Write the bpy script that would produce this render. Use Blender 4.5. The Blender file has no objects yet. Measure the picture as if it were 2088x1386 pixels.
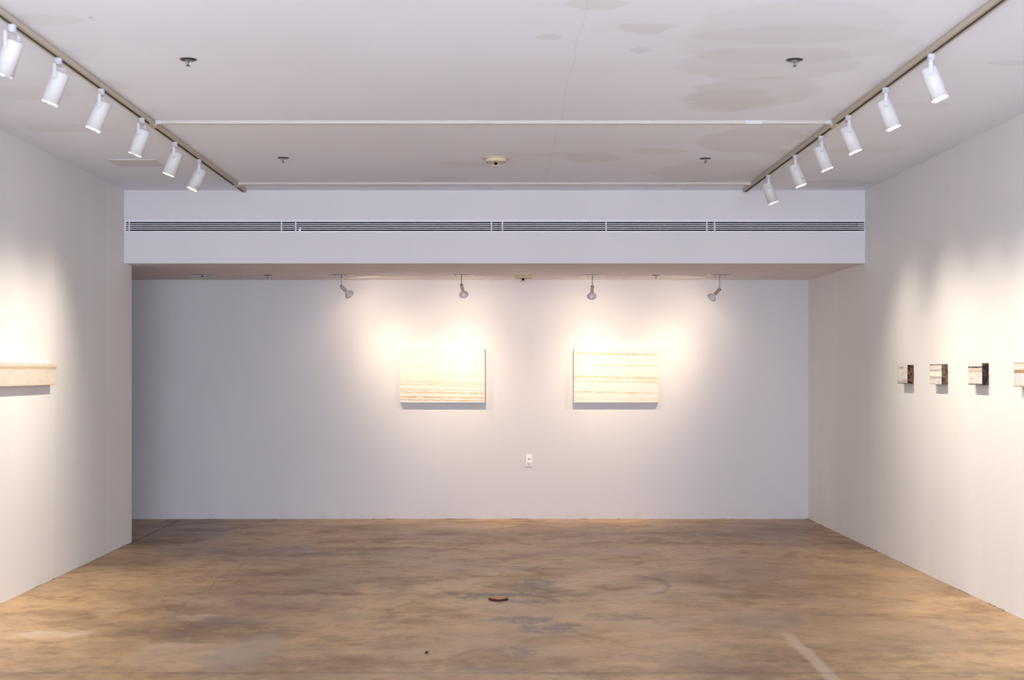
import bpy, bmesh, math, random
from mathutils import Vector, Matrix

S = bpy.context.scene
COL = S.collection
random.seed(7)
R = math.radians

# ------------------------------------------------------------ camera
F = 2900.0                      # focal length in pixels of the 2088 px wide frame (50 mm on 36 mm)
CZ = 1.505                      # camera height
VX, VY = 1005.0, 757.0          # vanishing point of the room's depth lines
cd = bpy.data.cameras.new('camera')
cam = bpy.data.objects.new('camera', cd)
COL.objects.link(cam)
cam.location = (0, 0, CZ)
cam.rotation_euler = (R(90), 0, 0)
cd.sensor_width = 36.0
cd.lens = 50.0
cd.shift_x = (1044 - VX) / 2088.0
cd.shift_y = (VY - 693) / 2088.0
cd.dof.use_dof = True
cd.dof.focus_distance = 13.2
cd.dof.aperture_fstop = 2.8
cd.clip_end = 100
S.camera = cam

# ------------------------------------------------------------ world, daylight, exposure
w = bpy.data.worlds.new('world')
S.world = w
w.use_nodes = True
w.node_tree.nodes['Background'].inputs[0].default_value = (0.62, 0.70, 0.95, 1)
w.node_tree.nodes['Background'].inputs[1].default_value = 0.6
S.view_settings.view_transform = 'Standard'
S.view_settings.look = 'None'
S.view_settings.gamma = 1.0
S.view_settings.use_curve_mapping = False
S.view_settings.exposure = 0.07
S.cycles.use_denoising = True
S.cycles.max_bounces = 5
S.cycles.diffuse_bounces = 4
S.cycles.use_adaptive_sampling = True
S.cycles.adaptive_threshold = 0.09
S.cycles.adaptive_min_samples = 16
S.cycles.sample_clamp_indirect = 8.0

DAY_POWER = 840.0
DAY_COLOR = (0.685, 0.79, 1.01)
TRACK_POWER = 140.0
MONO_POWER = 76.0
WARM = (1.0, 0.885, 0.72)
WARM2 = (1.0, 0.805, 0.57)

def area(name, loc, rot, sx, sy, power, color):
    ld = bpy.data.lights.new(name, 'AREA')
    ld.shape = 'RECTANGLE'
    ld.size, ld.size_y = sx, sy
    ld.energy = power
    ld.color = color
    o = bpy.data.objects.new(name, ld)
    o.location = loc
    o.rotation_euler = rot
    COL.objects.link(o)
    return o

# daylight coming in through the street window behind the camera
area('window_daylight', (0, -1.32, 1.55), (R(100), 0, 0), 5.6, 2.5, DAY_POWER, DAY_COLOR)

# ------------------------------------------------------------ mesh helpers
def box(bm, x0, x1, y0, y1, z0, z1, mi=0):
    vs = [bm.verts.new((x, y, z)) for x in (x0, x1) for y in (y0, y1) for z in (z0, z1)]
    for q in ((0, 1, 3, 2), (4, 6, 7, 5), (0, 4, 5, 1), (2, 3, 7, 6), (0, 2, 6, 4), (1, 5, 7, 3)):
        f = bm.faces.new([vs[i] for i in q])
        f.material_index = mi
    return vs

def lathe(bm, prof, n=32, M=None, smooth=True, mi=0, jitter=None):
    """prof: list of (radius, z); radius 0 closes to a point. M: matrix."""
    M = M or Matrix()
    rings = []
    for k, (r, z) in enumerate(prof):
        if r <= 1e-7:
            rings.append([bm.verts.new(M @ Vector((0, 0, z)))])
        else:
            ring = []
            for i in range(n):
                a = 2 * math.pi * i / n
                zz = z + (jitter(k, i) if jitter else 0)
                ring.append(bm.verts.new(M @ Vector((r * math.cos(a), r * math.sin(a), zz))))
            rings.append(ring)
    for a, b in zip(rings, rings[1:]):
        for i in range(n):
            j = (i + 1) % n
            if len(a) == 1 and len(b) == 1:
                continue
            if len(a) == 1:
                f = bm.faces.new((a[0], b[j], b[i]))
            elif len(b) == 1:
                f = bm.faces.new((a[i], a[j], b[0]))
            else:
                f = bm.faces.new((a[i], a[j], b[j], b[i]))
            f.smooth = smooth
            f.material_index = mi

def tube(bm, pts, r, n=8, mi=0):
    pts = [Vector(p) for p in pts]
    rings = []
    up = Vector((0.123, 0.3, 0.95)).normalized()
    for i, p in enumerate(pts):
        d = (pts[min(i + 1, len(pts) - 1)] - pts[max(i - 1, 0)]).normalized()
        a = d.cross(up).normalized()
        b = d.cross(a).normalized()
        rings.append([bm.verts.new(p + r * (math.cos(t) * a + math.sin(t) * b))
                      for t in [2 * math.pi * k / n for k in range(n)]])
    for A, B in zip(rings, rings[1:]):
        for i in range(n):
            f = bm.faces.new((A[i], A[(i + 1) % n], B[(i + 1) % n], B[i]))
            f.smooth = True
            f.material_index = mi
    for rg in (rings[0], rings[-1]):
        bm.faces.new(rg).material_index = mi

def spline(pts, n=6):
    pts = [Vector(p) for p in pts]
    out = []
    P = [pts[0]] + pts + [pts[-1]]
    for i in range(1, len(P) - 2):
        for k in range(n):
            t = k / n
            a, b, c, d = P[i - 1], P[i], P[i + 1], P[i + 2]
            out.append(0.5 * ((2 * b) + (c - a) * t + (2 * a - 5 * b + 4 * c - d) * t * t + (3 * b - a - 3 * c + d) * t ** 3))
    out.append(pts[-1])
    return out

def obj(name, bm, mats, parent=None, loc=(0, 0, 0), bevel=0.0):
    bmesh.ops.recalc_face_normals(bm, faces=bm.faces)
    me = bpy.data.meshes.new(name)
    bm.to_mesh(me)
    bm.free()
    for m in (mats if isinstance(mats, (list, tuple)) else [mats]):
        me.materials.append(m)
    o = bpy.data.objects.new(name, me)
    COL.objects.link(o)
    o.location = loc
    if parent:
        o.parent = parent
    if bevel:
        md = o.modifiers.new('bevel', 'BEVEL')
        md.width = bevel
        md.segments = 2
        md.limit_method = 'ANGLE'
    return o

def tag(o, label, cat, group=None):
    o['label'] = label
    o['category'] = cat
    if group:
        o['group'] = group
    return o

def thing(name, label, cat, loc, group=None, rz=0.0):
    o = bpy.data.objects.new(name, None)
    o.empty_display_size = 0.05
    COL.objects.link(o)
    o.location = loc
    o.rotation_euler = (0, 0, rz)
    return tag(o, label, cat, group)

def struct(name, bm, mats):
    o = obj(name, bm, mats)
    o['kind'] = 'structure'
    return o

def copy_tree(o, parent=None):
    c = o.copy()
    COL.objects.link(c)
    if parent:
        c.parent = parent
    for ch in [x for x in o.children]:
        copy_tree(ch, c)
    return c

def fl(px, py):                 # a point of the floor seen at a pixel of the photograph
    y = CZ * F / (py - VY)
    return (px - VX) * y / F, y

def ce(px, py, h=1.564):        # the same for the main ceiling
    y = h * F / (VY - py)
    return (px - VX) * y / F, y

# ------------------------------------------------------------ material helpers
def lin(c):
    return tuple(((v / 255.0) / 12.92 if v / 255.0 <= 0.04045 else ((v / 255.0 + 0.055) / 1.055) ** 2.4) for v in c) + (1.0,)

class Mat:
    def __init__(s, name, rough=0.6, metallic=0.0, spec=0.3):
        s.m = bpy.data.materials.new(name)
        s.m.use_nodes = True
        s.t = s.m.node_tree
        s.b = s.t.nodes['Principled BSDF']
        s.b.inputs['Roughness'].default_value = rough
        s.b.inputs['Metallic'].default_value = metallic
        s.b.inputs['Specular IOR Level'].default_value = spec
        s.tc = s.t.nodes.new('ShaderNodeTexCoord').outputs['Object']
    def new(s, typ, **kw):
        n = s.t.nodes.new(typ)
        for k, v in kw.items():
            setattr(n, k, v)
        return n
    def link(s, a, b):
        s.t.links.new(a, b)
    def put(s, sock, v):
        if isinstance(v, bpy.types.NodeSocket):
            s.link(v, sock)
        else:
            sock.default_value = v
    def mapping(s, loc=(0, 0, 0), rot=(0, 0, 0), sc=(1, 1, 1), vec=None, typ='POINT'):
        n = s.new('ShaderNodeMapping', vector_type=typ)
        s.link(vec if vec is not None else s.tc, n.inputs[0])
        n.inputs[1].default_value = loc
        n.inputs[2].default_value = rot
        n.inputs[3].default_value = sc
        return n.outputs[0]
    def noise(s, scale, vec=None, detail=4, rough=0.55, dist=0.0, color=False):
        n = s.new('ShaderNodeTexNoise')
        s.link(vec if vec is not None else s.tc, n.inputs['Vector'])
        n.inputs['Scale'].default_value = scale
        n.inputs['Detail'].default_value = detail
        n.inputs['Roughness'].default_value = rough
        n.inputs['Distortion'].default_value = dist
        return n.outputs['Color' if color else 'Fac']
    def math(s, op, a, b=0.0, c=0.0, clamp=False):
        n = s.new('ShaderNodeMath', operation=op, use_clamp=clamp)
        s.put(n.inputs[0], a)
        s.put(n.inputs[1], b)
        if op in ('MULTIPLY_ADD', 'COMPARE', 'SMOOTH_MIN'):
            s.put(n.inputs[2], c)
        return n.outputs[0]
    def ramp(s, v, a, b, lo=0.0, hi=1.0):       # smooth step from a to b
        n = s.new('ShaderNodeMapRange', interpolation_type='SMOOTHSTEP')
        s.put(n.inputs[0], v)
        n.inputs[1].default_value = a
        n.inputs[2].default_value = b
        n.inputs[3].default_value = lo
        n.inputs[4].default_value = hi
        return n.outputs[0]
    def mix(s, fac, a, b, mode='MIX'):
        n = s.new('ShaderNodeMix', data_type='RGBA', blend_type=mode)
        s.put(n.inputs['Factor'], fac)
        s.put(n.inputs[6], a)
        s.put(n.inputs[7], b)
        return n.outputs[2]
    def xyz(s, vec=None):
        n = s.new('ShaderNodeSeparateXYZ')
        s.link(vec if vec is not None else s.tc, n.inputs[0])
        return n.outputs
    def warp(s, scale, amp, detail=4, vec=None, rough=0.6):
        nz = s.noise(scale, vec=vec, detail=detail, color=True, rough=rough)
        a = s.new('ShaderNodeVectorMath', operation='SUBTRACT')
        s.link(nz, a.inputs[0])
        a.inputs[1].default_value = (0.5, 0.5, 0.5)
        m = s.new('ShaderNodeVectorMath', operation='MULTIPLY')
        s.link(a.outputs[0], m.inputs[0])
        m.inputs[1].default_value = amp if isinstance(amp, tuple) else (amp, amp, amp)
        d = s.new('ShaderNodeVectorMath', operation='ADD')
        s.link(vec if vec is not None else s.tc, d.inputs[0])
        s.link(m.outputs[0], d.inputs[1])
        return d.outputs[0]
    def blob(s, vec, cx, cy, rx, ry, rot=0.0, soft=0.25):
        """1 inside an ellipse of the floor or ceiling plane, 0 outside"""
        f = s.new('ShaderNodeVectorMath', operation='MULTIPLY')
        s.link(vec, f.inputs[0])
        f.inputs[1].default_value = (1, 1, 0)
        m = s.mapping((cx, cy, 0), (0, 0, rot), (rx, ry, 1), vec=f.outputs[0], typ='TEXTURE')
        l = s.new('ShaderNodeVectorMath', operation='LENGTH')
        s.link(m, l.inputs[0])
        return s.ramp(l.outputs['Value'], 1 + soft, 1 - soft), l.outputs['Value']
    def band(s, v, c, half, soft):              # 1 where v is within half of c
        d = s.math('ABSOLUTE', s.math('SUBTRACT', v, c))
        return s.ramp(d, half + soft, half)
    def bump(s, h, strength, dist=0.01):
        n = s.new('ShaderNodeBump')
        s.link(h, n.inputs['Height'])
        n.inputs['Strength'].default_value = strength
        n.inputs['Distance'].default_value = dist
        s.link(n.outputs[0], s.b.inputs['Normal'])
    def color(s, c):
        s.put(s.b.inputs['Base Color'], c)
        return s
    def emit(s, c, st):
        s.b.inputs['Emission Color'].default_value = c
        s.b.inputs['Emission Strength'].default_value = st
        return s

def plain(name, rgb, rough=0.5, metallic=0.0, spec=0.4, var=0.04):
    M = Mat(name, rough, metallic, spec)
    c = lin(rgb)
    n = M.noise(35.0, detail=3)
    dark = tuple(v * (1 - 2 * var) for v in c[:3]) + (1,)
    M.color(M.mix(n, dark, c))
    return M.m

# ------------------------------------------------------------ surface materials
def mul(M, col, mask, tint, amount=1.0):
    f = M.math('MULTIPLY', mask, amount)
    return M.mix(f, col, tint, 'MULTIPLY')

def wall_paint(name, rgb, streak=0.05, zones=None, axis=1):
    M = Mat(name, 0.75, 0, 0.25)
    col = lin(rgb)
    st = M.noise(1.0, vec=M.mapping(sc=(1.3, 1.3, 0.22)), detail=3, rough=0.5)
    v = M.ramp(st, 0.3, 0.72)
    col = M.mix(v, tuple(c * (1 - streak) for c in col[:3]) + (1,), col)
    st2 = M.noise(1.0, vec=M.mapping(loc=(3, 7, 1), sc=(1.6, 1.6, 0.5)), detail=3)
    col = M.mix(M.ramp(st2, 0.4, 0.65, 0, 0.5), col, (col_mul(lin(rgb), (0.95, 0.955, 0.94))))
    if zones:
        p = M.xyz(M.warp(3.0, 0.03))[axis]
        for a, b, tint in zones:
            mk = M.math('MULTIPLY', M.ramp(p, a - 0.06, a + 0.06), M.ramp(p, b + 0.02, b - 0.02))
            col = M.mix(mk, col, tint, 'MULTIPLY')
    # dirt rubbed along the foot of the wall
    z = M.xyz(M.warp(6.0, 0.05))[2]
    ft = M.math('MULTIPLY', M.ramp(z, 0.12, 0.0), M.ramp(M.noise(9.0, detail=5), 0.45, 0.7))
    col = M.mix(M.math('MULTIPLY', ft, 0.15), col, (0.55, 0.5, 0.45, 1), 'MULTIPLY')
    M.color(col)
    M.bump(M.noise(160.0, detail=2), 0.08, 0.002)
    return M.m

def col_mul(a, b):
    return tuple(x * y for x, y in zip(a[:3], b)) + (1.0,)

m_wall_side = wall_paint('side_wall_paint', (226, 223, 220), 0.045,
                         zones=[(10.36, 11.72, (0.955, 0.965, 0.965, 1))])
m_wall_right = wall_paint('right_wall_paint', (231, 228, 224), 0.05)
m_wall_back = wall_paint('back_wall_paint', (211, 207, 206), 0.02)
m_bulk = wall_paint('bulkhead_paint', (216, 211, 211), 0.015)
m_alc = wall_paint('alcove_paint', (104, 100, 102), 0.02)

def ceiling_paint():
    M = Mat('ceiling_paint', 0.8, 0, 0.2)
    base = lin((233, 238, 249))
    n = M.noise(1.0, vec=M.mapping(sc=(0.8, 0.8, 1)), detail=4)
    col = M.mix(M.ramp(n, 0.35, 0.7), base, col_mul(base, (0.97, 0.965, 0.95)))
    W = M.warp(4.5, (0.30, 0.16, 0), detail=6)
    W2 = M.warp(2.0, (0.5, 0.25, 0), detail=5)
    tint = (0.915, 0.905, 0.87, 1)
    def add(px, py, hw, hh, k=1.0, W=W, soft=0.10, h=1.564):
        nonlocal col
        x, y = ce(px, py)
        y0, y1 = ce(px, py - hh)[1], ce(px, py + hh)[1]
        mk, _ = M.blob(W, x, (y0 + y1) / 2, hw * y / F, abs(y1 - y0) / 2, 0, soft)
        col = M.mix(M.math('MULTIPLY', mk, k), col, tint, 'MULTIPLY')
    # patches of touched-up paint, centre and half size as seen
    add(1210, 8, 72, 12, 1.0)
    add(1320, 58, 66, 11, 1.1)
    add(1122, 75, 38, 6, 1.1)
    add(1310, 102, 24, 6, .9)
    add(1620, 50, 220, 42, .55, W2)
    add(1610, 90, 235, 40, .6, W2)
    add(1560, 130, 190, 32, .8, W2)
    add(1535, 190, 130, 34, .9)
    add(1480, 205, 90, 24, .6)
    add(1530, 285, 105, 26, 1.0)
    add(1450, 350, 115, 24, .9)
    add(1210, 322, 60, 9, .8)
    add(1340, 308, 60, 6, .8)
    add(1120, 315, 75, 4, .6)
    add(950, 334, 60, 5, .7)
    add(905, 366, 55, 5, .7)
    add(1700, 375, 75, 9, 1.0)
    add(1600, 310, 60, 6, .6)
    add(1880, 215, 70, 8, .5)
    add(2070, 128, 60, 6, .8)
    add(1770, 305, 70, 7, .6)
    add(60, 190, 80, 14, .5, W2)
    add(150, 260, 90, 9, .5, W2)
    add(100, 40, 70, 12, .6)
    # small hairline crack and pin mark
    p = M.xyz(M.warp(2.0, (0.08, 0, 0), detail=5))
    x0, y0 = ce(1190, 40); x1, y1 = ce(1112, 370)
    sl = (x1 - x0) / (y1 - y0)
    cx = M.math('SUBTRACT', p[0], M.math('MULTIPLY_ADD', M.math('SUBTRACT', p[1], y0), sl, x0))
    ck = M.ramp(M.math('ABSOLUTE', cx), 0.0035, 0.001)
    col = M.mix(M.math('MULTIPLY', ck, 0.35), col, (0.72, 0.70, 0.68, 1), 'MULTIPLY')
    x, y = ce(185, 36)
    mk, _ = M.blob(M.tc, x, y, 0.011, 0.009, 0, 0.3)
    col = M.mix(mk, col, (0.6, 0.5, 0.45, 1), 'MULTIPLY')
    M.color(col)
    M.bump(M.noise(120.0, detail=2), 0.06, 0.002)
    return M.m
m_ceil = ceiling_paint()

def soffit_paint():
    M = Mat('soffit_paint', 0.8, 0, 0.2)
    base = lin((232, 224, 224))
    n = M.noise(1.4, detail=4)
    M.color(M.mix(M.ramp(n, 0.35, 0.7), base, col_mul(base, (0.96, 0.955, 0.94))))
    return M.m
m_soff = soffit_paint()

def floor_mat():
    M = Mat('polished_concrete', 0.42, 0, 0.35)
    c_mid = lin((166, 134, 98))
    c_dark = lin((120, 93, 70))
    c_tan = lin((194, 157, 110))
    c_grey = lin((144, 124, 104))
    c_pale = lin((204, 174, 134))
    n1 = M.noise(0.75, detail=8, rough=0.62, dist=0.5)
    n2 = M.noise(1.0, vec=M.mapping(loc=(4, 9, 0), sc=(1.5, 1.8, 1)), detail=9, rough=0.70, dist=0.3)
    n3 = M.noise(1.0, vec=M.mapping(loc=(8, 2, 0), sc=(7, 7, 1)), detail=8, rough=0.74, dist=0.1)
    n4 = M.noise(1.0, vec=M.mapping(loc=(1, 5, 0), sc=(2.4, 2.8, 1)), detail=9, rough=0.70, dist=0.3)
    n5 = M.noise(1.0, vec=M.mapping(loc=(6, 1, 0), sc=(3.5, 2.6, 1)), detail=9, rough=0.72, dist=0.2)
    col = M.mix(M.ramp(n1, 0.40, 0.60), c_mid, c_tan)
    col = M.mix(M.ramp(n2, 0.48, 0.66, 0, 0.55), col, c_dark)
    col = M.mix(M.ramp(n5, 0.54, 0.66, 0, 0.35), col, c_pale)
    col = M.mix(M.ramp(n3, 0.47, 0.62, 0, 0.50), col, c_dark)
    col = M.mix(M.ramp(n4, 0.57, 0.64, 0, 0.40), col, c_grey)
    W = M.warp(2.6, (0.60, 0.75, 0), detail=8, rough=0.72)
    W2 = M.warp(5.0, (0.34, 0.60, 0), detail=8, rough=0.74)
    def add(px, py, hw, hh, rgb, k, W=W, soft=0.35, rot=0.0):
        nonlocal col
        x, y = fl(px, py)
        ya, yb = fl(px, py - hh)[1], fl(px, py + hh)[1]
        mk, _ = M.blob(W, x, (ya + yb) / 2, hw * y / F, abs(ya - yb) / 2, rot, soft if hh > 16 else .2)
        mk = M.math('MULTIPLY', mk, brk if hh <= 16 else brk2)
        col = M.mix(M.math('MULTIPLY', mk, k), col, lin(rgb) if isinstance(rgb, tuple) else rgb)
    dark, grey, pale, olive = (104, 82, 66), (108, 97, 90), (204, 182, 152), (142, 116, 80)
    brk = M.ramp(M.noise(4.0, detail=9, rough=0.78, dist=0.3), 0.42, 0.52)
    brk2 = M.ramp(M.noise(2.2, detail=9, rough=0.74), 0.30, 0.56)
    # broad worn and polished zones; along the back wall, shade painted in dark
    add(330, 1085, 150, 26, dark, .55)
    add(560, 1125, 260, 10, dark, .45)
    add(980, 1082, 330, 24, dark, .5)  # painted shade, dims the lamp-lit floor of the alcove
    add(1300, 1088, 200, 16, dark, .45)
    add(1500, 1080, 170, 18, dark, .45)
    add(1180, 1290, 330, 70, (180, 148, 116), .4)
    add(1640, 1190, 260, 40, olive, .35)
    add(420, 1285, 190, 22, dark, .55)
    add(620, 1360, 190, 28, dark, .5)
    add(1480, 1350, 190, 34, dark, .5)
    add(1560, 1266, 160, 9, olive, .6)
    # pale scoured patches
    add(110, 1293, 80, 9, pale, .8, W2)
    add(370, 1225, 90, 9, pale, .35, W2)
    add(360, 1335, 90, 28, pale, .5)
    add(500, 1330, 70, 40, (168, 152, 132), .55)
    add(400, 1258, 55, 6, pale, .6, W2)
    add(640, 1214, 60, 7, pale, .4, W2)
    add(690, 1195, 60, 10, (168, 144, 116), .4, W2)
    add(1720, 1290, 180, 26, (196, 162, 116), .35)
    add(1220, 1160, 110, 14, (180, 150, 118), .5, W2)
    # grey-blue cement smears about the middle
    add(1090, 1196, 50, 16, grey, .75, W2)
    add(975, 1213, 95, 6, grey, .85, W2)
    add(1080, 1226, 70, 6, grey, .8, W2)
    add(1140, 1212, 75, 6, dark, .6, W2)
    add(1060, 1262, 70, 7, grey, .75, W2)
    add(1120, 1275, 60, 14, grey, .75, W2)
    add(1040, 1330, 55, 12, grey, .7, W2)
    add(1105, 1286, 60, 6, grey, .6, W2)
    add(1260, 1258, 70, 6, grey, .5, W2)
    add(1075, 1160, 45, 5, dark, .5, W2)
    add(1000, 1365, 90, 6, grey, .5, W2)
    add(1170, 1370, 90, 5, dark, .55, W2)
    # hooked scuff right of the middle
    x, y = fl(1300, 1192)
    W3 = M.warp(5.0, (0.12, 0.22, 0), detail=6)
    _, L = M.blob(W3, x, y, 62 * y / F, 0.42, 0, 0.1)
    px = M.xyz(W3)
    hook = M.math('MULTIPLY', M.band(L, 1.0, 0.07, 0.09), M.ramp(px[0], x - 0.02, x + 0.04))
    col = M.mix(M.math('MULTIPLY', hook, 0.6), col, lin(dark))
    # pale trowel streak at the bottom right, running toward the camera
    xa, ya = fl(1595, 1283); xb, yb = fl(1700, 1386)
    p = M.xyz(M.warp(4.0, (0.10, 0.10, 0), detail=5))
    ln = M.math('SUBTRACT', p[0], M.math('MULTIPLY_ADD', M.math('SUBTRACT', p[1], ya), (xb - xa) / (yb - ya), xa))
    mk = M.math('MULTIPLY', M.ramp(M.math('ABSOLUTE', ln), 0.05, 0.02), M.ramp(p[1], ya + 0.1, ya - 0.35))
    col = M.mix(M.math('MULTIPLY', mk, 0.6), col, lin(pale))
    # thin scuff lines
    for (a, b, c, d, k) in ((1130, 1295, 1440, 1345, .4), (880, 1345, 1010, 1320, .3), (1060, 1215, 1165, 1172, .4),
                            (330, 1265, 500, 1145, .35), (1600, 1160, 1570, 1195, .2)):
        xa, ya = fl(a, b); xb, yb = fl(c, d)
        q = M.xyz(M.warp(1.6, (0.25, 0.25, 0), detail=3))
        dx, dy = xb - xa, yb - ya
        L_ = math.hypot(dx, dy)
        nx, ny = -dy / L_, dx / L_
        dd = M.math('ADD', M.math('MULTIPLY', M.math('SUBTRACT', q[0], xa), nx), M.math('MULTIPLY', M.math('SUBTRACT', q[1], ya), ny))
        tt = M.math('ADD', M.math('MULTIPLY', M.math('SUBTRACT', q[0], xa), dx / L_), M.math('MULTIPLY', M.math('SUBTRACT', q[1], ya), dy / L_))
        mk = M.math('MULTIPLY', M.ramp(M.math('ABSOLUTE', dd), 0.012, 0.003),
                    M.math('MULTIPLY', M.ramp(tt, 0, 0.1), M.ramp(tt, L_, L_ - 0.1)))
        col = M.mix(M.math('MULTIPLY', mk, k), col, lin(dark))
    # sawn control joints
    p = M.xyz(M.warp(9.0, (0.008, 0.012, 0), detail=4))
    for yj, wd, k in ((12.47, 0.010, .55), (7.10, 0.006, .5)):
        col = M.mix(M.math('MULTIPLY', M.band(p[1], yj, wd, 0.012), k), col, lin((84, 70, 60)))
    j = M.math('MULTIPLY', M.band(p[0], -3.172, 0.006, 0.006), M.ramp(p[1], 12.45, 12.5))
    col = M.mix(M.math('MULTIPLY', j, .95), col, lin((34, 28, 26)))
    # fine grit and specks
    v = M.noise(90.0, detail=3, rough=0.7)
    col = M.mix(M.ramp(v, 0.55, 0.8, 0, 0.35), col, lin((110, 92, 78)))
    v2 = M.noise(38.0, vec=M.mapping(loc=(2, 2, 0)), detail=2)
    col = M.mix(M.ramp(v2, 0.73, 0.78, 0, 0.6), col, lin((80, 66, 58)))
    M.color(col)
    rg = M.ramp(n2, 0.3, 0.75, 0.30, 0.52)
    M.put(M.b.inputs['Roughness'], rg)
    M.bump(M.noise(25.0, detail=5), 0.05, 0.003)
    return M.m
m_floor = floor_mat()

m_white_metal = plain('white_powder_coat', (205, 203, 200), 0.45, 0, 0.4, 0.01)
m_adapter = plain('white_plastic', (200, 201, 200), 0.5, 0, 0.4, 0.02)
m_track = plain('aged_track_enamel', (196, 184, 164), 0.5, 0, 0.4, 0.02)
m_race = plain('raceway_cream_enamel', (192, 188, 176), 0.5, 0, 0.4, 0.02)
m_couple = plain('coupler_white_plastic', (206, 206, 202), 0.5, 0, 0.4, 0.02)
m_black = plain('dark_slot', (14, 10, 10), 0.7, 0, 0.2, 0.1)
m_duct = plain('duct_interior', (10, 9, 11), 0.9, 0, 0.1, 0.1)
m_chrome = plain('chrome', (172, 168, 166), 0.16, 1.0, 0.5, 0.03)
m_darkchrome = plain('tarnished_metal', (52, 46, 50), 0.3, 0.9, 0.5, 0.2)
m_grey_enamel = plain('grey_enamel', (192, 182, 178), 0.4, 0, 0.5, 0.03)
m_cream_enamel = plain('yellowed_enamel', (178, 158, 132), 0.45, 0, 0.4, 0.04)
m_shade_glass = plain('reflector_bulb_back', (206, 200, 202), 0.18, 0, 0.6, 0.02)
m_beige_plastic = plain('beige_plastic', (214, 196, 170), 0.5, 0, 0.4, 0.03)
m_outlet = plain('outlet_plastic', (232, 228, 222), 0.4, 0, 0.4, 0.02)
m_panel = plain('access_panel_paint', (222, 221, 224), 0.7, 0, 0.2, 0.03)
m_grille = plain('grille_white_paint', (222, 219, 222), 0.5, 0, 0.4, 0.01)
m_brass = plain('worn_brass', (190, 140, 84), 0.4, 0.6, 0.5, 0.12)
m_rust = plain('rusty_rim', (84, 40, 26), 0.7, 0.2, 0.3, 0.2)
m_mark = plain('grey_print', (120, 116, 120), 0.6, 0, 0.3, 0.02)
m_bulb = Mat('lit_bulb', 0.4).color((1, 0.9, 0.8, 1)).emit((1.0, 0.86, 0.76, 1), 3.0).m
m_flood = Mat('lit_reflector_face', 0.4).color((1, 0.9, 0.8, 1)).emit((1.0, 0.80, 0.60, 1), 130.0).m
m_window = plain('window_frame_paint', (90, 90, 94), 0.5, 0, 0.4, 0.02)

# ------------------------------------------------------------ the setting
XL, XR = -3.186, 3.215
YB, YF = 14.5, 12.288          # back wall, face of the bulkhead
ZC, ZS = 3.069, 2.438          # main ceiling, alcove ceiling
YL = 12.545                    # far end of the left wall
Y0 = -1.2

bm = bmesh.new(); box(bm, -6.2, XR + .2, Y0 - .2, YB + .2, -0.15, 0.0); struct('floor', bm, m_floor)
bm = bmesh.new(); box(bm, -6.2, XR + .2, Y0 - .2, YF + .02, ZC, ZC + .15); struct('ceiling', bm, m_ceil)
bm = bmesh.new(); box(bm, -6.2, XR + .2, YF + .10, YB + .2, ZS, ZS + .08); struct('ceiling_alcove', bm, m_soff)
bm = bmesh.new(); box(bm, XL - .18, XL, Y0 - .2, YL, 0, ZC); struct('wall_left', bm, m_wall_side)
bm = bmesh.new(); box(bm, XR, XR + .18, Y0 - .2, YB + .2, 0, ZC); struct('wall_right', bm, m_wall_right)
bm = bmesh.new(); box(bm, -6.2, XR, YB, YB + .18, 0, ZC); struct('wall_back', bm, m_wall_back)
bm = bmesh.new(); box(bm, -6.2, -6.0, 10.0, YB, 0, ZC); struct('wall_alcove_left', bm, m_alc)
bm = bmesh.new(); box(bm, -6.0, XL - .18, 10.0, 10.15, 0, ZC); struct('wall_alcove_front', bm, m_alc)
# bulkhead face with the long slot for the air grille; the lower lip is as thick as the bulkhead
GZ0, GZ1 = 2.712, 2.801
bm = bmesh.new()
box(bm, -6.0, XR, YF, YF + .10, GZ1, ZC)
box(bm, -6.0, XR, YF, YF + .10, ZS, GZ0)
box(bm, -6.0, XL + .004, YF, YF + .10, GZ0, GZ1)
box(bm, XR - .004, XR, YF, YF + .10, GZ0, GZ1)
struct('wall_bulkhead', bm, m_bulk)
bm = bmesh.new()
box(bm, XL, XR, YF + .24, YF + .26, GZ0 - .04, GZ1 + .04)
box(bm, XL, XR, YF + .10, YF + .26, GZ1 + .01, GZ1 + .05)
box(bm, XL, XR, YF + .10, YF + .26, GZ0 - .05, GZ0 - .01)
struct('wall_duct_lining', bm, m_duct)
# front wall with the street window behind the camera
bm = bmesh.new()
box(bm, XL, XR, Y0 - .2, Y0, 0, .30); box(bm, XL, XR, Y0 - .2, Y0, 2.80, ZC)
box(bm, XL, -2.8, Y0 - .2, Y0, .30, 2.80); box(bm, 2.8, XR, Y0 - .2, Y0, .30, 2.80)
struct('wall_front', bm, m_wall_back)
bm = bmesh.new()
for x in (-2.8, -0.03, 2.74):
    box(bm, x, x + .06, Y0 - .08, Y0 - .02, .30, 2.80)
box(bm, -2.8, 2.8, Y0 - .08, Y0 - .02, .30, .36); box(bm, -2.8, 2.8, Y0 - .08, Y0 - .02, 2.74, 2.80)
struct('window_1', bm, m_window)

# ragged gap along the foot of the walls, its shade painted as dark strips
def gap_mat():
    M = Mat('wall_foot_gap', 0.8, 0, 0.2)
    n = M.noise(3.0, detail=6, rough=0.7)
    M.color(M.mix(M.ramp(n, 0.52, 0.62), lin((196, 188, 180)), lin((54, 44, 40))))
    return M.m
m_gap = gap_mat()
bm = bmesh.new(); box(bm, XL, XR, YB - .002, YB, 0, .004); struct('foot_gap_shade_back', bm, m_gap)
bm = bmesh.new(); box(bm, XR - .002, XR, 0, YB - .002, 0, .004); struct('foot_gap_shade_right', bm, m_gap)
bm = bmesh.new(); box(bm, XL, XL + .002, 0, YL, 0, .004); struct('foot_gap_shade_left', bm, m_gap)

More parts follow.
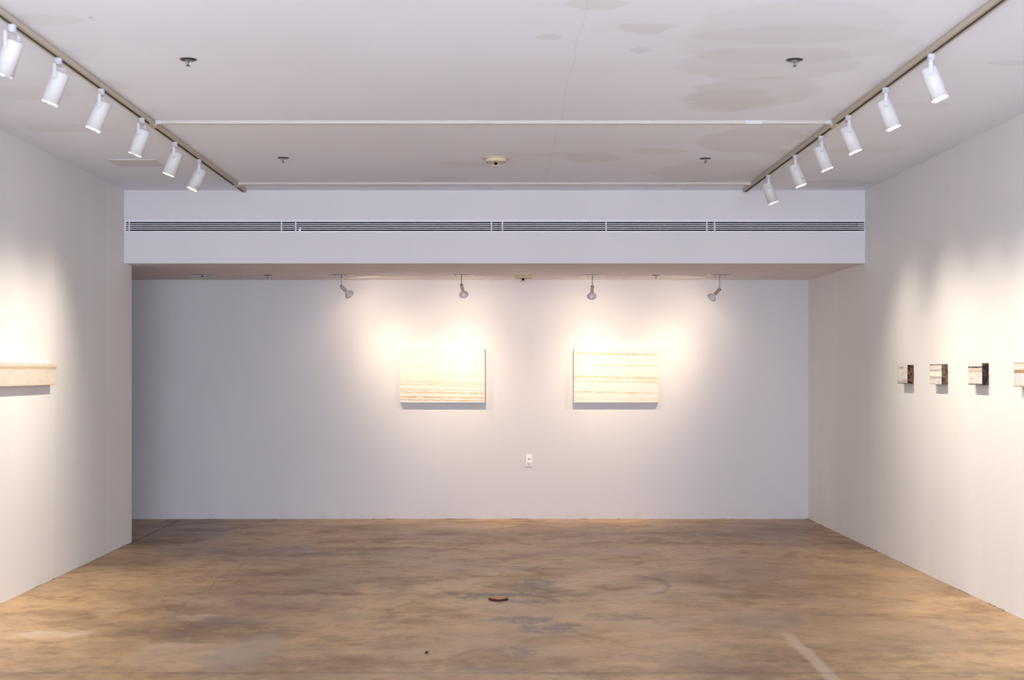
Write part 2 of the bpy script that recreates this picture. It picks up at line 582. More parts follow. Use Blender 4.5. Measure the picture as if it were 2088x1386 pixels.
# ------------------------------------------------------------ air grilles in the bulkhead
secs = [(253.5, 581, (263, 573.5), 'leftmost'), (581, 1016.3, (602.5, 1002), 'second from the left'),
        (1016.3, 1450.3, (1024.5, 1236, 1441.5), 'third from the left'), (1450.3, 1763.5, (1457.5,), 'rightmost')]
gsc = YF / F
for i, (a, b, muls, pos) in enumerate(secs):
    xa, xb = (a - VX) * gsc, (b - VX) * gsc
    xa += 0.0012; xb -= 0.0012
    xa = max(xa, XL + .002); xb = min(xb, XR - .002)
    t = thing('air_grille', 'white slotted air grille section in the bulkhead, %s of four' % pos, 'air vent',
              (xa, YF, GZ0), 'air grille sections along the bulkhead')
    L = xb - xa
    f0, f1 = -.0085, .1065      # outer edge of the frame, local z
    s0, s1 = .0065, .0835       # slotted opening
    bm = bmesh.new()
    box(bm, 0, L, -.003, .0, s1, f1); box(bm, 0, L, -.003, .0, f0, s0)
    ea = .014 if i == 0 else 0.0
    eb = .006 if i == 3 else 0.0
    if ea: box(bm, 0, ea, -.003, .0, s0, s1)
    if eb: box(bm, L - eb, L, -.003, .0, s0, s1)
    box(bm, ea, L - eb, -.001, .03, s1, s1 + .002); box(bm, ea, L - eb, -.001, .03, s0 - .002, s0)
    obj('frame', bm, m_grille, t)
    pitch = (s1 - s0) / 4.9
    for k in range(4):
        zc = s0 + pitch * (k + .95)
        bm = bmesh.new(); box(bm, ea, L - eb, -.002, .016, zc - .0034, zc + .0034); obj('blade', bm, m_grille, t)
    for mx in muls:
        x = (mx - VX) * gsc - xa
        bm = bmesh.new(); box(bm, x - .005, x + .005, .006, .02, s0, s1); obj('mullion', bm, m_grille, t)
# scrap of white paper stuck in the second grille
bm = bmesh.new()
x = (611.5 - VX) * gsc
box(bm, x - .009, x + .009, YF - .007, YF - .0035, 2.718, 2.733)
box(bm, x + .000, x + .008, YF - .0065, YF - .0035, 2.733, 2.748)
tag(obj('paper_scrap', bm, plain('white_paper', (245, 246, 255), .7)), 'small white paper scrap caught in the second air grille', 'paper')

# ------------------------------------------------------------ lighting tracks
def xr(y): return 2.118 + 0.0073 * (y - 6.87)
TZ = ZC - .031                  # bottom face of the tracks
def make_track(name, label, xa, ya, xb, yb):
    t = thing(name, label, 'lighting track', (xa, ya, ZC), 'lighting tracks running along the ceiling')
    t.rotation_euler = (0, 0, math.atan2(-(xb - xa), yb - ya))
    L = math.hypot(xb - xa, yb - ya)
    w_, h_, s_ = .0180, .031, .0085
    bm = bmesh.new()
    box(bm, -w_, -s_, 0, L, -h_, -h_ + .0012); box(bm, s_, w_, 0, L, -h_, -h_ + .0012)
    box(bm, -w_, -w_ + .002, 0, L, -h_, 0); box(bm, w_ - .002, w_, 0, L, -h_, 0)
    box(bm, -w_, w_, 0, L, -.003, 0)
    obj('rail', bm, m_track, t)
    bm = bmesh.new(); box(bm, -.015, .015, .001, L - .004, -h_ + .0018, -.004); obj('slot_liner', bm, m_black, t)
    bm = bmesh.new(); box(bm, -w_ - .001, w_ + .001, L - .012, L + .002, -h_ - .001, 0); obj('end_cap', bm, m_track, t)
    return t
track_l = make_track('lighting_track', 'beige lighting track on the left side of the ceiling with six white spotlights', -2.126, 1.0, -2.130, 12.17)
track_r = make_track('lighting_track', 'beige lighting track on the right side of the ceiling with six white spotlights', xr(1.0), 1.0, xr(12.17), 12.17)

def raceway(y, label, joints, wires):
    xa, xb = -2.108, xr(y) - .019
    t = thing('cable_raceway', label, 'cable raceway', (xa, y, ZC), 'cable raceways crossing the ceiling')
    L = xb - xa
    bm = bmesh.new(); box(bm, 0, L, 0, .032, -.0195, 0); obj('channel', bm, m_race, t, bevel=.001)
    bm = bmesh.new(); box(bm, .002, .038, -.0015, .034, -.021, 0); obj('end_coupler', bm, m_couple, t)
    bm = bmesh.new(); box(bm, L - .036, L - .001, -.0015, .034, -.021, 0); obj('end_coupler', bm, m_couple, t)
    for a, b in joints:
        sc = y / F
        x0, x1 = (a - VX) * sc - xa, (b - VX) * sc - xa
        bm = bmesh.new(); box(bm, x0, x1, -.0015, .034, -.021, 0); obj('joint_cover', bm, m_couple, t)
    return t
raceway(8.87, 'nearer white cable raceway crossing the ceiling between the two tracks, with a joint cover', [(1520, 1554)], True)
raceway(11.76, 'farther white cable raceway crossing the ceiling just before the bulkhead', [(1395, 1396.5)], False)
# T connectors where the raceways meet the tracks
for (y, xt, sgn, lab) in ((8.86, -2.127, 1, 'beige T connector where the nearer raceway meets the left track'),
                     (11.75, -2.130, 1, 'beige T connector where the farther raceway meets the left track'),
                     (8.86, xr(8.86), -1, 'beige T connector where the nearer raceway meets the right track')):
    bm = bmesh.new()
    box(bm, -.0178, .0178, -.055, .085, -.0345, -.0312)
    c = .012
    if sgn > 0:
        box(bm, .0178, .030, -.004, .040, -.0345, -.0215)
    else:
        box(bm, -.030, -.0178, -.004, .040, -.0345, -.0215)
    o = obj('track_connector', bm, m_track, None, (xt, y, ZC), bevel=.001)
    tag(o, lab, 'track connector', 'T connectors on the tracks')

# ------------------------------------------------------------ track spotlights
def build_spot(tilt, loop):
    """light facing -X; origin on the underside of the track"""
    root = bpy.data.objects.new('track_spotlight', None)
    root.empty_display_size = .05
    COL.objects.link(root)
    bm = bmesh.new()
    lathe(bm, [(0, 0.0), (.0175, .0), (.0185, -.001), (.0185, -.010), (.0175, -.0105), (.0175, -.0115), (.0185, -.012),
               (.0185, -.018), (.0175, -.0185), (.0175, -.0195), (.0185, -.020), (.0185, -.029), (.016, -.0325), (0, -.0325)], 28)
    obj('adapter', bm, m_adapter, root)
    pv = Vector((0, 0, -.108))
    # yoke: a bridge and two flat arms
    bm = bmesh.new()
    box(bm, -.0085, .0085, -.0475, .0475, -.0365, -.0325)
    box(bm, -.0085, .0085, -.0475, -.0445, -.108, -.0325)
    box(bm, -.0085, .0085, .0445, .0475, -.108, -.0325)
    for s in (-1, 1):
        Mx = Matrix.Translation((0, s * .046, -.108)) @ Matrix.Rotation(R(90), 4, 'X')
        lathe(bm, [(0, -.0016), (.0088, -.0016), (.0088, .0016), (0, .0016)], 20, Mx, smooth=False)
    yk = obj('yoke', bm, m_white_metal, root, bevel=.0006)
    for s in (-1, 1):
        bm = bmesh.new()
        Mx = Matrix.Translation((0, s * .0478, -.108)) @ Matrix.Rotation(R(90) * s, 4, 'X')
        lathe(bm, [(0, 0), (.0072, 0), (.0072, .003), (.005, .0045), (0, .005)], 20, Mx)
        obj('pivot_knob', bm, m_adapter, yk)
    # housing, axis along local -Z, tilted toward -X about the pivot
    bm = bmesh.new()
    lathe(bm, [(0, .040), (.036, .040), (.0405, .039), (.042, .036), (.042, -.118), (.0395, -.118), (.0395, -.112), (.0385, -.05), (0, -.05)], 48)
    h = obj('lamp_housing', bm, m_white_metal, root, pv)
    h.rotation_euler = (0, R(tilt), 0)
    # lit bulb face, petals of its rim showing past the housing
    rnd = [random.random() for _ in range(48)]
    pet = [(-.0052 * (1 if (i // 3) % 3 else .0) * (rnd[i // 3] ** 1.5) - .0008 * rnd[i]) for i in range(48)]
    bm = bmesh.new()
    lathe(bm, [(.0392, -.100), (.0392, -.1178), (.036, -.1180), (0, -.1160)], 48,
          jitter=lambda k, i: pet[i] if k in (1, 2) else 0)
    obj('bulb', bm, m_bulb, h)
    bm = bmesh.new()
    lathe(bm, [(.0, .0402), (.030, .0402), (.030, .0425), (.0, .0425)], 32)
    obj('vent_cap', bm, m_grey_enamel, h)
    # power lead
    bm = bmesh.new()
    if loop == 0:
        pts = [(.006, 0, -.032), (.012, -.006, -.045), (.028, -.01, -.050), (.038, -.008, -.062), (.034, 0, -.076)]
    elif loop == 1:
        pts = [(0, -.01, -.032), (-.010, -.02, -.050), (-.030, -.02, -.044), (-.032, -.02, -.058), (-.018, -.01, -.070), (.0, 0, -.078)]
    elif loop == 2:
        pts = [(.002, .01, -.032), (-.002, .01, -.045), (.004, .01, -.060), (.012, .01, -.078)]
    else:
        pts = [(.0, 0, -.034), (.015, -.01, -.046), (.036, -.012, -.056), (.040, -.01, -.070), (.036, -.005, -.080)]
    tube(bm, spline(pts), .0014, 6)
    obj('power_lead', bm, m_adapter, root)
    return root, h

def aim_light(root, name, loc, direction, power, size, blend, rad=.02, color=WARM):
    ld = bpy.data.lights.new(name, 'SPOT')
    ld.energy = power
    ld.spot_size = size
    ld.spot_blend = blend
    ld.shadow_soft_size = rad
    ld.color = color
    o = bpy.data.objects.new(name, ld)
    COL.objects.link(o)
    o.parent = root
    o.location = loc
    o.rotation_euler = Vector(direction).to_track_quat('-Z', 'Y').to_euler()
    return o

def reflector_beam(ld, power, spill):
    # beam of a reflector bulb: bright core that falls off smoothly with the angle
    ld.use_nodes = True
    nt = ld.node_tree
    em = [n for n in nt.nodes if n.type == 'EMISSION'][0]
    tcn = nt.nodes.new('ShaderNodeTexCoord')
    sp3 = nt.nodes.new('ShaderNodeSeparateXYZ')
    nt.links.new(tcn.outputs['Normal'], sp3.inputs[0])
    m1 = nt.nodes.new('ShaderNodeMath'); m1.operation = 'ABSOLUTE'
    nt.links.new(sp3.outputs[2], m1.inputs[0])
    m2 = nt.nodes.new('ShaderNodeMath'); m2.operation = 'POWER'
    nt.links.new(m1.outputs[0], m2.inputs[0]); m2.inputs[1].default_value = power
    m3 = nt.nodes.new('ShaderNodeMath'); m3.operation = 'ADD'
    nt.links.new(m2.outputs[0], m3.inputs[0]); m3.inputs[1].default_value = spill
    nt.links.new(m3.outputs[0], em.inputs['Strength'])

ORD = ['nearest', 'second nearest', 'third nearest', 'third farthest', 'second farthest', 'farthest']
left_y = [6.29, 6.96, 7.72, 8.61, 9.51, 10.29]
left_yaw = [-18, -5, 4, -10, 5, 13]
left_tilt = [22, 21, 21, 21, 21, 24]
left_pow = [1.0, 0.95, 0.9, 0.85, 0.85, 0.85]
right_y = [6.87, 7.69, 8.52, 9.26, 10.07, 11.09]
right_yaw = [-20, -14, -8, -5, -10, -10]
right_tilt = [20, 20, 20, 20, 20, 19]
right_pow = [0.95, 0.9, 0.92, 0.8, 1.0, 0.62]
extra_l = {0: 'its lens barely showing', 1: 'its lead looping at the back', 2: 'aimed at the left wall', 3: 'nearest the raceway joint', 4: 'with a small cable loop on its left', 5: 'with a grey mark near its lens'}
extra_r = {0: 'in the upper right of the ceiling', 1: 'its lead looping at the back', 2: 'just before the raceway joins the track', 3: 'just past the raceway joint', 4: 'with a grey mark near its lens', 5: 'in front of the bulkhead'}
protos = {}
def spotlight(side, i, y, yaw, tilt, pw):
    x = -2.127 if side == 'left' else xr(y)
    loop = (0, 3, 2, 2, 1, 0)[i] if side == 'left' else (0, 0, 2, 2, 3, 0)[i]
    if loop not in protos:
        protos[loop] = build_spot(tilt, loop)[0]
        r = protos[loop]
    else:
        r = copy_tree(protos[loop])
    for c in r.children:
        if c.name.startswith('lamp_housing'):
            c.rotation_euler = (0, R(tilt), 0)
            house = c
    r.location = (x, y, TZ - .0005)
    r.rotation_euler = (0, 0, R(yaw) if side == 'left' else R(180 + yaw))
    lab = 'white track spotlight, %s on %s track, %s' % (ORD[i], side, (extra_l if side == 'left' else extra_r)[i])
    tag(r, lab, 'spotlight', 'white spotlights on the ceiling tracks')
    return r, house
lamps = []
for i in range(6):
    r, h = spotlight('left', i, left_y[i], left_yaw[i], left_tilt[i], left_pow[i])
    lamps.append((r, h, left_tilt[i], left_pow[i], left_yaw[i]))
for i in range(6):
    r, h = spotlight('right', i, right_y[i], right_yaw[i], right_tilt[i], right_pow[i])
    lamps.append((r, h, right_tilt[i], right_pow[i], right_yaw[i]))
for r, h, tilt, pw, yw in lamps:
    a = R(tilt)
    p = Vector((0, 0, -.108)) + .132 * Vector((-math.sin(a), 0, -math.cos(a)))
    b = R(29)
    lo = aim_light(r, 'lamp_light', p, (-math.sin(b), 0, -math.cos(b)), TRACK_POWER * pw, R(92), 0.7, .014)
    reflector_beam(lo.data, 9.5, 0.0)
# grey rating marks printed on some housings
for k in (5, 6, 10):
    h = lamps[k][1]
    bm = bmesh.new()
    ang = {5: -1.0, 6: 2.55 + .2, 10: 2.1}[k]
    zz = {5: -.098, 6: -.090, 10: -.085}[k]
    for q in range(3):
        z_ = zz + q * .006
        vs = []
        for s in range(5):
            a = ang + (s - 2) * .07
            vs.append((a, z_))
        for (a0, z0), (a1, z1) in zip(vs, vs[1:]):
            rr = .0423
            f = [bm.verts.new((rr * math.cos(a_), rr * math.sin(a_), z__)) for a_, z__ in ((a0, z0), (a1, z1), (a1, z1 + .003), (a0, z0 + .003))]
            bm.faces.new(f)
    obj('rating_mark', bm, m_mark, h)

# ------------------------------------------------------------ monopoint lamps in the alcove
CY = 13.8
def monopoint(px, stem, dirx, dirv, label, enamel):
    x = (px - VX) * CY / F
    t = thing('ceiling_spotlight', label, 'spotlight', (x, CY, ZS), 'grey monopoint spotlights in front of the back wall')
    bm = bmesh.new()
    lathe(bm, [(0, 0), (.122, 0), (.122, -.002), (.105, -.006), (.085, -.0045), (.06, -.006), (.035, -.010), (.018, -.012), (0, -.012)], 48)
    can = obj('canopy', bm, m_chrome, t)
    for k in range(4):
        a = R(35 + 90 * k)
        bm = bmesh.new()
        lathe(bm, [(.007, 0), (.007, -.003), (0, -.005)], 12, Matrix.Translation((.07 * math.cos(a), .07 * math.sin(a), -.0045)))
        obj('screw', bm, m_chrome, can)
    bm = bmesh.new(); tube(bm, [(0, 0, -.011), (0, 0, -stem)], .0062, 12)
    obj('stem', bm, m_grey_enamel, t)
    d = Vector(dirx).normalized()
    q = Vector((0, 0, -1)).rotation_difference(d).to_matrix().to_4x4()
    base = Vector((0, 0, -stem)) - d * .004
    Mh = Matrix.Translation(base) @ q
    bm = bmesh.new()
    lathe(bm, [(.0095, .0), (.0165, .0), (.0178, -.006), (.0178, -.070), (.0155, -.072), (0, -.072)], 28, Mh)
    sk = obj('socket_tube', bm, enamel, t)
    bm = bmesh.new()
    lathe(bm, [(0, -.004), (.0096, -.004), (.0096, .0005), (.0085, .0005)], 20, Mh)
    obj('tube_opening', bm, m_black, sk)
    bm = bmesh.new()
    lathe(bm, [(.0145, -.068), (.0150, -.092), (.019, -.100), (.034, -.112), (.044, -.124), (.0465, -.132), (.0455, -.139), (.043, -.140)], 36, Mh)
    rb = obj('reflector_bulb', bm, m_shade_glass, t)
    bm = bmesh.new()
    lathe(bm, [(.0432, -.1395), (.035, -.1425), (0, -.1440)], 36, Mh)
    obj('lit_face', bm, m_flood, rb)
    return t, base, d
mono = [
    (696, .106, (.47, .50, -.52), (.50, .55, -.62), 1.0, m_grey_enamel, 'grey bulb spotlight hanging left of the left canvas, swung to the right'),
    (941, .094, (.14, .62, -.62), (.10, .60, -.62), .9, m_grey_enamel, 'grey bulb spotlight hanging above the left canvas'),
    (1208, .110, (.0, .64, -.62), (.06, .60, -.62), .9, m_grey_enamel, 'grey bulb spotlight hanging above the left edge of the right canvas'),
    (1467.5, .135, (-.42, .50, -.50), (-.50, .55, -.62), 1.0, m_cream_enamel, 'bulb spotlight with a brownish socket tube, right of the right canvas'),
]
targets = [(-.50, .95), (-.25, .86), (1.00, .86), (1.25, .95)]
for (px, stem, dr, _, pw, en, lab), (tx, tz) in zip(mono, targets):
    t, base, d = monopoint(px, stem, dr, None, lab, en)
    p = base + d * .155
    wp = t.location + p
    aim = Vector((tx, YB, tz)) - wp
    lo = aim_light(t, 'lamp_light', p, aim, MONO_POWER * pw, R(165), 0.4, .012, WARM2)
    reflector_beam(lo.data, 7.5, 0.04)

# recessed empty canopy
x = (413 - VX) * CY / F
t = thing('recessed_ceiling_plate', 'chrome ceiling plate without a lamp, leftmost fixture of the alcove ceiling', 'ceiling fixture', (x, CY, ZS))
bm = bmesh.new()
lathe(bm, [(0, 0), (.122, 0), (.122, -.002), (.105, -.006), (.085, -.0045), (.06, -.006), (.03, -.009), (0, -.009)], 48)
obj('canopy', bm, m_chrome, t)
bm = bmesh.new(); lathe(bm, [(.016, -.008), (.015, -.014), (.008, -.018), (0, -.019)], 24); obj('centre_nut', bm, m_chrome, t)

# ------------------------------------------------------------ sprinklers
def build_sprinkler():
    r = bpy.data.objects.new('fire_sprinkler', None)
    r.empty_display_size = .03
    COL.objects.link(r)
    bm = bmesh.new()
    lathe(bm, [(0, 0), (.043, 0), (.043, -.002), (.036, -.005), (.022, -.0035), (.0, -.0035)], 36)
    obj('escutcheon', bm, m_darkchrome, r)
    bm = bmesh.new()
    for s in (-1, 1):
        tube(bm, spline([(s * .014, 0, -.003), (s * .0145, 0, -.012), (s * .011, 0, -.021), (s * .004, 0, -.029)]), .0022, 8)
    lathe(bm, [(.0, -.003), (.013, -.003), (.013, -.007), (.0, -.007)], 20)
    lathe(bm, [(.0, -.027), (.005, -.027), (.005, -.032), (.0, -.032)], 16)
    obj('frame_arms', bm, m_chrome, r)
    bm = bmesh.new(); tube(bm, [(0, 0, -.006), (0, 0, -.028)], .0024, 10); obj('heat_bulb', bm, m_darkchrome, r)
    bm = bmesh.new()
    lathe(bm, [(0, -.032), (.0115, -.032), (.0115, -.0335), (0, -.0335)], 24)
    obj('deflector', bm, m_darkchrome, r)
    return r
sp = [((-1.527, 7.13, ZC), 1.0, 'fire sprinkler on the ceiling, near left one of four'),
      ((1.514, 7.14, ZC), 1.0, 'fire sprinkler on the ceiling, near right one of four, amid paint patches'),
      ((-1.535, 10.42, ZC), 1.0, 'fire sprinkler on the ceiling, far left one of four'),
      ((1.56, 10.45, ZC), 1.0, 'fire sprinkler on the ceiling, far right one of four'),
      (((546 - VX) * CY / F, CY, ZS), .95, 'small dark fire sprinkler on the alcove ceiling, left one'),
      (((1337.5 - VX) * CY / F, CY, ZS), .85, 'small dark fire sprinkler on the alcove ceiling, right one')]
first = None
for loc, sc, lab in sp:
    if first is None:
        first = build_sprinkler(); r = first
    else:
        r = copy_tree(first)
    r.location = loc
    r.rotation_euler = (0, 0, R(random.uniform(-12, 12)))
    r.scale = (sc, sc, sc)
    tag(r, lab, 'fire sprinkler', 'fire sprinklers')

# ------------------------------------------------------------ smoke detectors
def detector(loc, label, k, rb):
    t = thing('smoke_detector', label, 'smoke detector', loc, 'beige smoke detectors')
    bm = bmesh.new(); lathe(bm, [(0, 0), (rb, 0), (rb, -.004 * k), (rb * .9, -.006 * k), (0, -.006 * k)], 40); obj('base_plate', bm, m_beige_plastic, t)
    bm = bmesh.new()
    lathe(bm, [(.082 * k, -.005 * k), (.080 * k, -.016 * k), (.074 * k, -.028 * k), (.06 * k, -.031 * k), (.022 * k, -.032 * k), (0, -.032 * k)], 40)
    body = obj('body', bm, m_beige_plastic, t)
    for i in range(10):
        a = 2 * math.pi * i / 10 + .2
        bm = bmesh.new()
        M_ = Matrix.Rotation(a, 4, 'Z')
        vs = box(bm, .058 * k, .070 * k, -.006 * k, .006 * k, -.0312 * k, -.0292 * k)
        for v in vs: v.co = M_ @ v.co
        obj('vent_slot', bm, m_black, body)
    bm = bmesh.new()
    for i in range(4):
        a = 2 * math.pi * i / 4 + .78
        tube(bm, [(.026 * k * math.cos(a), .026 * k * math.sin(a), -.031 * k), (.026 * k * math.cos(a), .026 * k * math.sin(a), -.058 * k)], .0035 * k, 8)
    lathe(bm, [(0, -.056 * k), (.031 * k, -.056 * k), (.029 * k, -.062 * k), (0, -.063 * k)], 28)
    cg = obj('sensor_cage', bm, m_beige_plastic, t)
    bm = bmesh.new(); lathe(bm, [(.016 * k, -.031 * k), (.014 * k, -.040 * k), (.004 * k, -.052 * k), (0, -.052 * k)], 20)
    obj('sensor', bm, m_darkchrome, cg)
    return t
detector((.022, 10.44, ZC), 'beige round smoke detector in the middle of the main ceiling', 1.0, .105)
detector(((1066.5 - VX) * CY / F, CY, ZS), 'beige round smoke detector on the alcove ceiling between the hanging spotlights', 1.02, .083)

# ------------------------------------------------------------ access panels
def panel(x0, x1, y0, y1, z, label, rim):
    t = thing('access_panel', label, 'access panel', ((x0 + x1) / 2, (y0 + y1) / 2, z), 'ceiling access panels')
    a, b = (x1 - x0) / 2, (y1 - y0) / 2
    bm = bmesh.new()
    box(bm, -a, a, -b, -b + rim, -.003, 0); box(bm, -a, a, b - rim, b, -.003, 0)
    box(bm, -a, -a + rim, -b + rim, b - rim, -.003, 0); box(bm, a - rim, a, -b + rim, b - rim, -.003, 0)
    obj('frame', bm, m_panel if rim > .01 else m_soff, t)
    bm = bmesh.new(); box(bm, -a + rim + .0025, a - rim - .0025, -b + rim + .0025, b - rim - .0025, -.0035, -.0005)
    obj('door', bm, m_panel if rim > .01 else m_soff, t)
    bm = bmesh.new(); box(bm, -a + rim, a - rim, -b + rim, b - rim, -.0006, -.0001)
    obj('shadow_gap', bm, m_black, t)
panel(-2.850, -2.490, 10.487, 10.838, ZC, 'square flush access panel in the left of the main ceiling', .028)
panel(-1.105, -.665, 13.55, 14.02, ZS, 'flush access panel in the alcove ceiling left of the middle', .004)
panel(1.30, 1.76, 13.98, 14.40, ZS, 'flush access panel in the alcove ceiling right of the middle', .004)

# ------------------------------------------------------------ artworks on the back wall
def wavy(M, v, along, c, half, amp, scale, seed, slope=0.0, xlo=None, xhi=None):
    """a painted band: thickness and height wander along the canvas"""
    nv = M.new('ShaderNodeCombineXYZ')
    M.put(nv.inputs[0], along); nv.inputs[1].default_value = seed
    n1 = M.noise(scale, vec=nv.outputs[0], detail=5, rough=.6)
    nv2 = M.new('ShaderNodeCombineXYZ')
    M.put(nv2.inputs[0], along); nv2.inputs[1].default_value = seed + 31.7
    n2 = M.noise(scale * 1.6, vec=nv2.outputs[0], detail=5, rough=.6)
    top = M.math('ADD', M.math('MULTIPLY', M.math('SUBTRACT', n1, .5), amp), c + half)
    bot = M.math('ADD', M.math('MULTIPLY', M.math('SUBTRACT', n2, .5), amp), c - half)
    if slope:
        s = M.math('MULTIPLY', along, slope)
        top = M.math('ADD', top, s); bot = M.math('ADD', bot, s)
    e = .0012
    mk = M.math('MULTIPLY', M.ramp(M.math('SUBTRACT', top, v), -e, e), M.ramp(M.math('SUBTRACT', v, bot), -e, e))
    if xlo is not None:
        mk = M.math('MULTIPLY', mk, M.ramp(along, xlo - .02, xlo + .02))
    if xhi is not None:
        mk = M.math('MULTIPLY', mk, M.ramp(along, xhi + .02, xhi - .02))
    return mk

CW, CH, CT = .865, .557, .040
def canvas_mat(name, bands, drips):
    M = Mat(name, .7, 0, .2)
    p = M.xyz()
    x, z = p[0], p[2]            # local: x 0..CW, z 0..CH
    base = lin((218, 210, 202))
    n = M.noise(1.0, vec=M.mapping(sc=(1.5, 1, 9)), detail=5)
    col = M.mix(M.ramp(n, .35, .7), base, lin((216, 205, 194)))
    for k, (yz, th, amp, rgb, kk, slope, xlo, xhi) in enumerate(bands):
        c = CH * (1 - yz)
        mk = wavy(M, z, x, c, th * CH / 2, amp * CH * 2.6, 11.0, k * 3.3 + len(name), slope, xlo, xhi)
        col = M.mix(M.math('MULTIPLY', mk, kk), col, lin(rgb))
    if drips:
        z0, z1, x0 = drips
        cs = M.noise(55.0, vec=M.mapping(sc=(1, 0, 0)), detail=3, rough=.7)
        mk = M.math('MULTIPLY', M.ramp(cs, .60, .68), M.math('MULTIPLY', M.ramp(z, z0, z0 + .005), M.ramp(z, z1 + .005, z1)))
        mk = M.math('MULTIPLY', mk, M.ramp(x, x0, x0 + .03))
        col = M.mix(M.math('MULTIPLY', mk, .5), col, lin((206, 180, 142)))
    M.color(col)
    M.bump(M.noise(1.0, vec=M.mapping(sc=(60, 60, 200)), detail=4), .15, .002)
    return M.m
T1, T2 = (206, 178, 150), (212, 191, 168)
bands_l = [(.53, .10, .03, (218, 206, 190), .7, -.01, None, None),
           (.595, .020, .03, T2, .9, -.035, None, None), (.622, .012, .02, T1, .8, -.035, None, None),
           (.645, .020, .03, T2, .55, -.02, .5, None), (.665, .014, .018, T1, .9, -.03, None, None),
           (.758, .012, .014, T1, .9, -.015, None, None), (.806, .026, .045, T1, 1, -.02, None, None),
           (.895, .020, .030, (200, 162, 126), 1, -.012, None, None), (.948, .018, .028, (200, 162, 126), 1, -.012, None, None)]
bands_r = [(.098, .030, .035, T1, 1, -.020, None, None), (.225, .008, .008, T2, .8, -.012, .55, None), (.207, .006, .01, T2, .5, 0, None, .16),
           (.305, .014, .025, T1, .9, -.020, .16, None), (.52, .024, .03, T1, 1, -.022, None, None), (.545, .02, .028, T2, .9, -.022, None, None),
           (.600, .022, .03, T1, .85, -.018, None, None), (.645, .02, .02, T2, .25, -.01, None, None),
           (.80, .018, .028, T1, 1, -.022, None, None), (.93, .05, .03, (216, 200, 182), .5, -.01, None, None)]
def canvas(x0, z0, mat, label):
    t = thing('canvas_painting', label, 'painting', (x0, YB - CT, z0), 'striped canvases on the back wall')
    bm = bmesh.new(); box(bm, 0, CW, 0, CT, 0, CH)
    obj('canvas', bm, mat, t, bevel=.0015)
    return t
canvas(-.947, 1.188, canvas_mat('striped_canvas_a', bands_l, None), 'left pale canvas on the back wall with tan stripes across its lower half')
canvas(.823, 1.188, canvas_mat('striped_canvas_bb', bands_r, (CH * .49, CH * .69, .26)), 'right pale canvas on the back wall with tan bands and thin vertical drips')

# long narrow painting on the left wall
def plank_mat():
    M = Mat('long_painting', .7, 0, .2)
    p = M.xyz()
    y, z = p[1], p[2]
    n = M.noise(1.0, vec=M.mapping(sc=(1, 7, 22)), detail=6)
    col = M.mix(M.ramp(n, .35, .7), lin((214, 200, 182)), lin((200, 190, 180)))
    mk = wavy(M, z, y, .122, .010, .018, 7.0, 4.4)
    brk = M.noise(9.0, vec=M.mapping(sc=(0, 1, 0)), detail=3)
    col = M.mix(M.math('MULTIPLY', M.math('MULTIPLY', mk, .85), M.ramp(brk, .28, .40, .35, 1)), col, lin((186, 160, 130)))
    mk = wavy(M, z, y, .005, .002, .004, 9.0, 1.2)
    col = M.mix(M.math('MULTIPLY', mk, .6), col, lin((190, 150, 110)))
    sp_ = M.noise(60.0, detail=3)
    col = M.mix(M.ramp(sp_, .68, .78, 0, .5), col, lin((186, 160, 130)))
    M.color(col)
    M.bump(M.noise(60.0, detail=4), .2, .003)
    return M.m
t = thing('long_painting', 'long narrow cream painting with a tan streak, hung on the left wall', 'painting', (XL, 8.2, 1.408))
bm = bmesh.new(); box(bm, 0, .048, 0, 2.03, 0, .155)
obj('panel', bm, plank_mat(), t, bevel=.002)

# small wooden blocks on the right wall
def block_face(seed, rows):
    M = Mat('painted_block_face_%s' % 'abcd'[seed], .65, 0, .3)
    p = M.xyz(M.warp(40.0, .006, detail=4))
    y, z = p[1], p[2]
    n = M.noise(1.0, vec=M.mapping(loc=(seed * 5, 0, seed), sc=(1, 14, 40)), detail=5)
    col = M.mix(M.ramp(n, .4, .65), lin((222, 214, 202)), lin((200, 193, 190)))
    for (zc, hh, amp, rgb, k, ylo, yhi) in rows:
        mk = wavy(M, z, y, zc, hh, amp, 26.0, seed * 7.7 + zc * 50, 0, ylo, yhi)
        br = M.noise(80.0, vec=M.mapping(loc=(seed, 3, 0)), detail=3)
        col = M.mix(M.math('MULTIPLY', M.math('MULTIPLY', mk, k), M.ramp(br, .35, .5, .45, 1)), col, lin(rgb))
    M.color(col)
    M.bump(M.noise(90.0, detail=4), .3, .003)
    return M.m
def block_wood(seed, light, dark, amt):
    M = Mat('charred_block_end_%s' % 'abcd'[seed], .6, 0, .3)
    n0 = M.noise(1.0, vec=M.mapping(loc=(seed, 0, seed * 3), sc=(60, 60, 14)), detail=5, dist=.4)
    n = M.noise(1.0, vec=M.mapping(loc=(seed * 2, 0, seed * 3), sc=(45, 45, 26)), detail=5, rough=.6, dist=1.2)
    col = M.mix(M.ramp(n0, .3, .7), lin(light), col_mul(lin(light), (.6, .55, .5)))
    col = M.mix(M.ramp(n, amt, amt + .06), col, lin(dark))
    M.color(col)
    return M.m
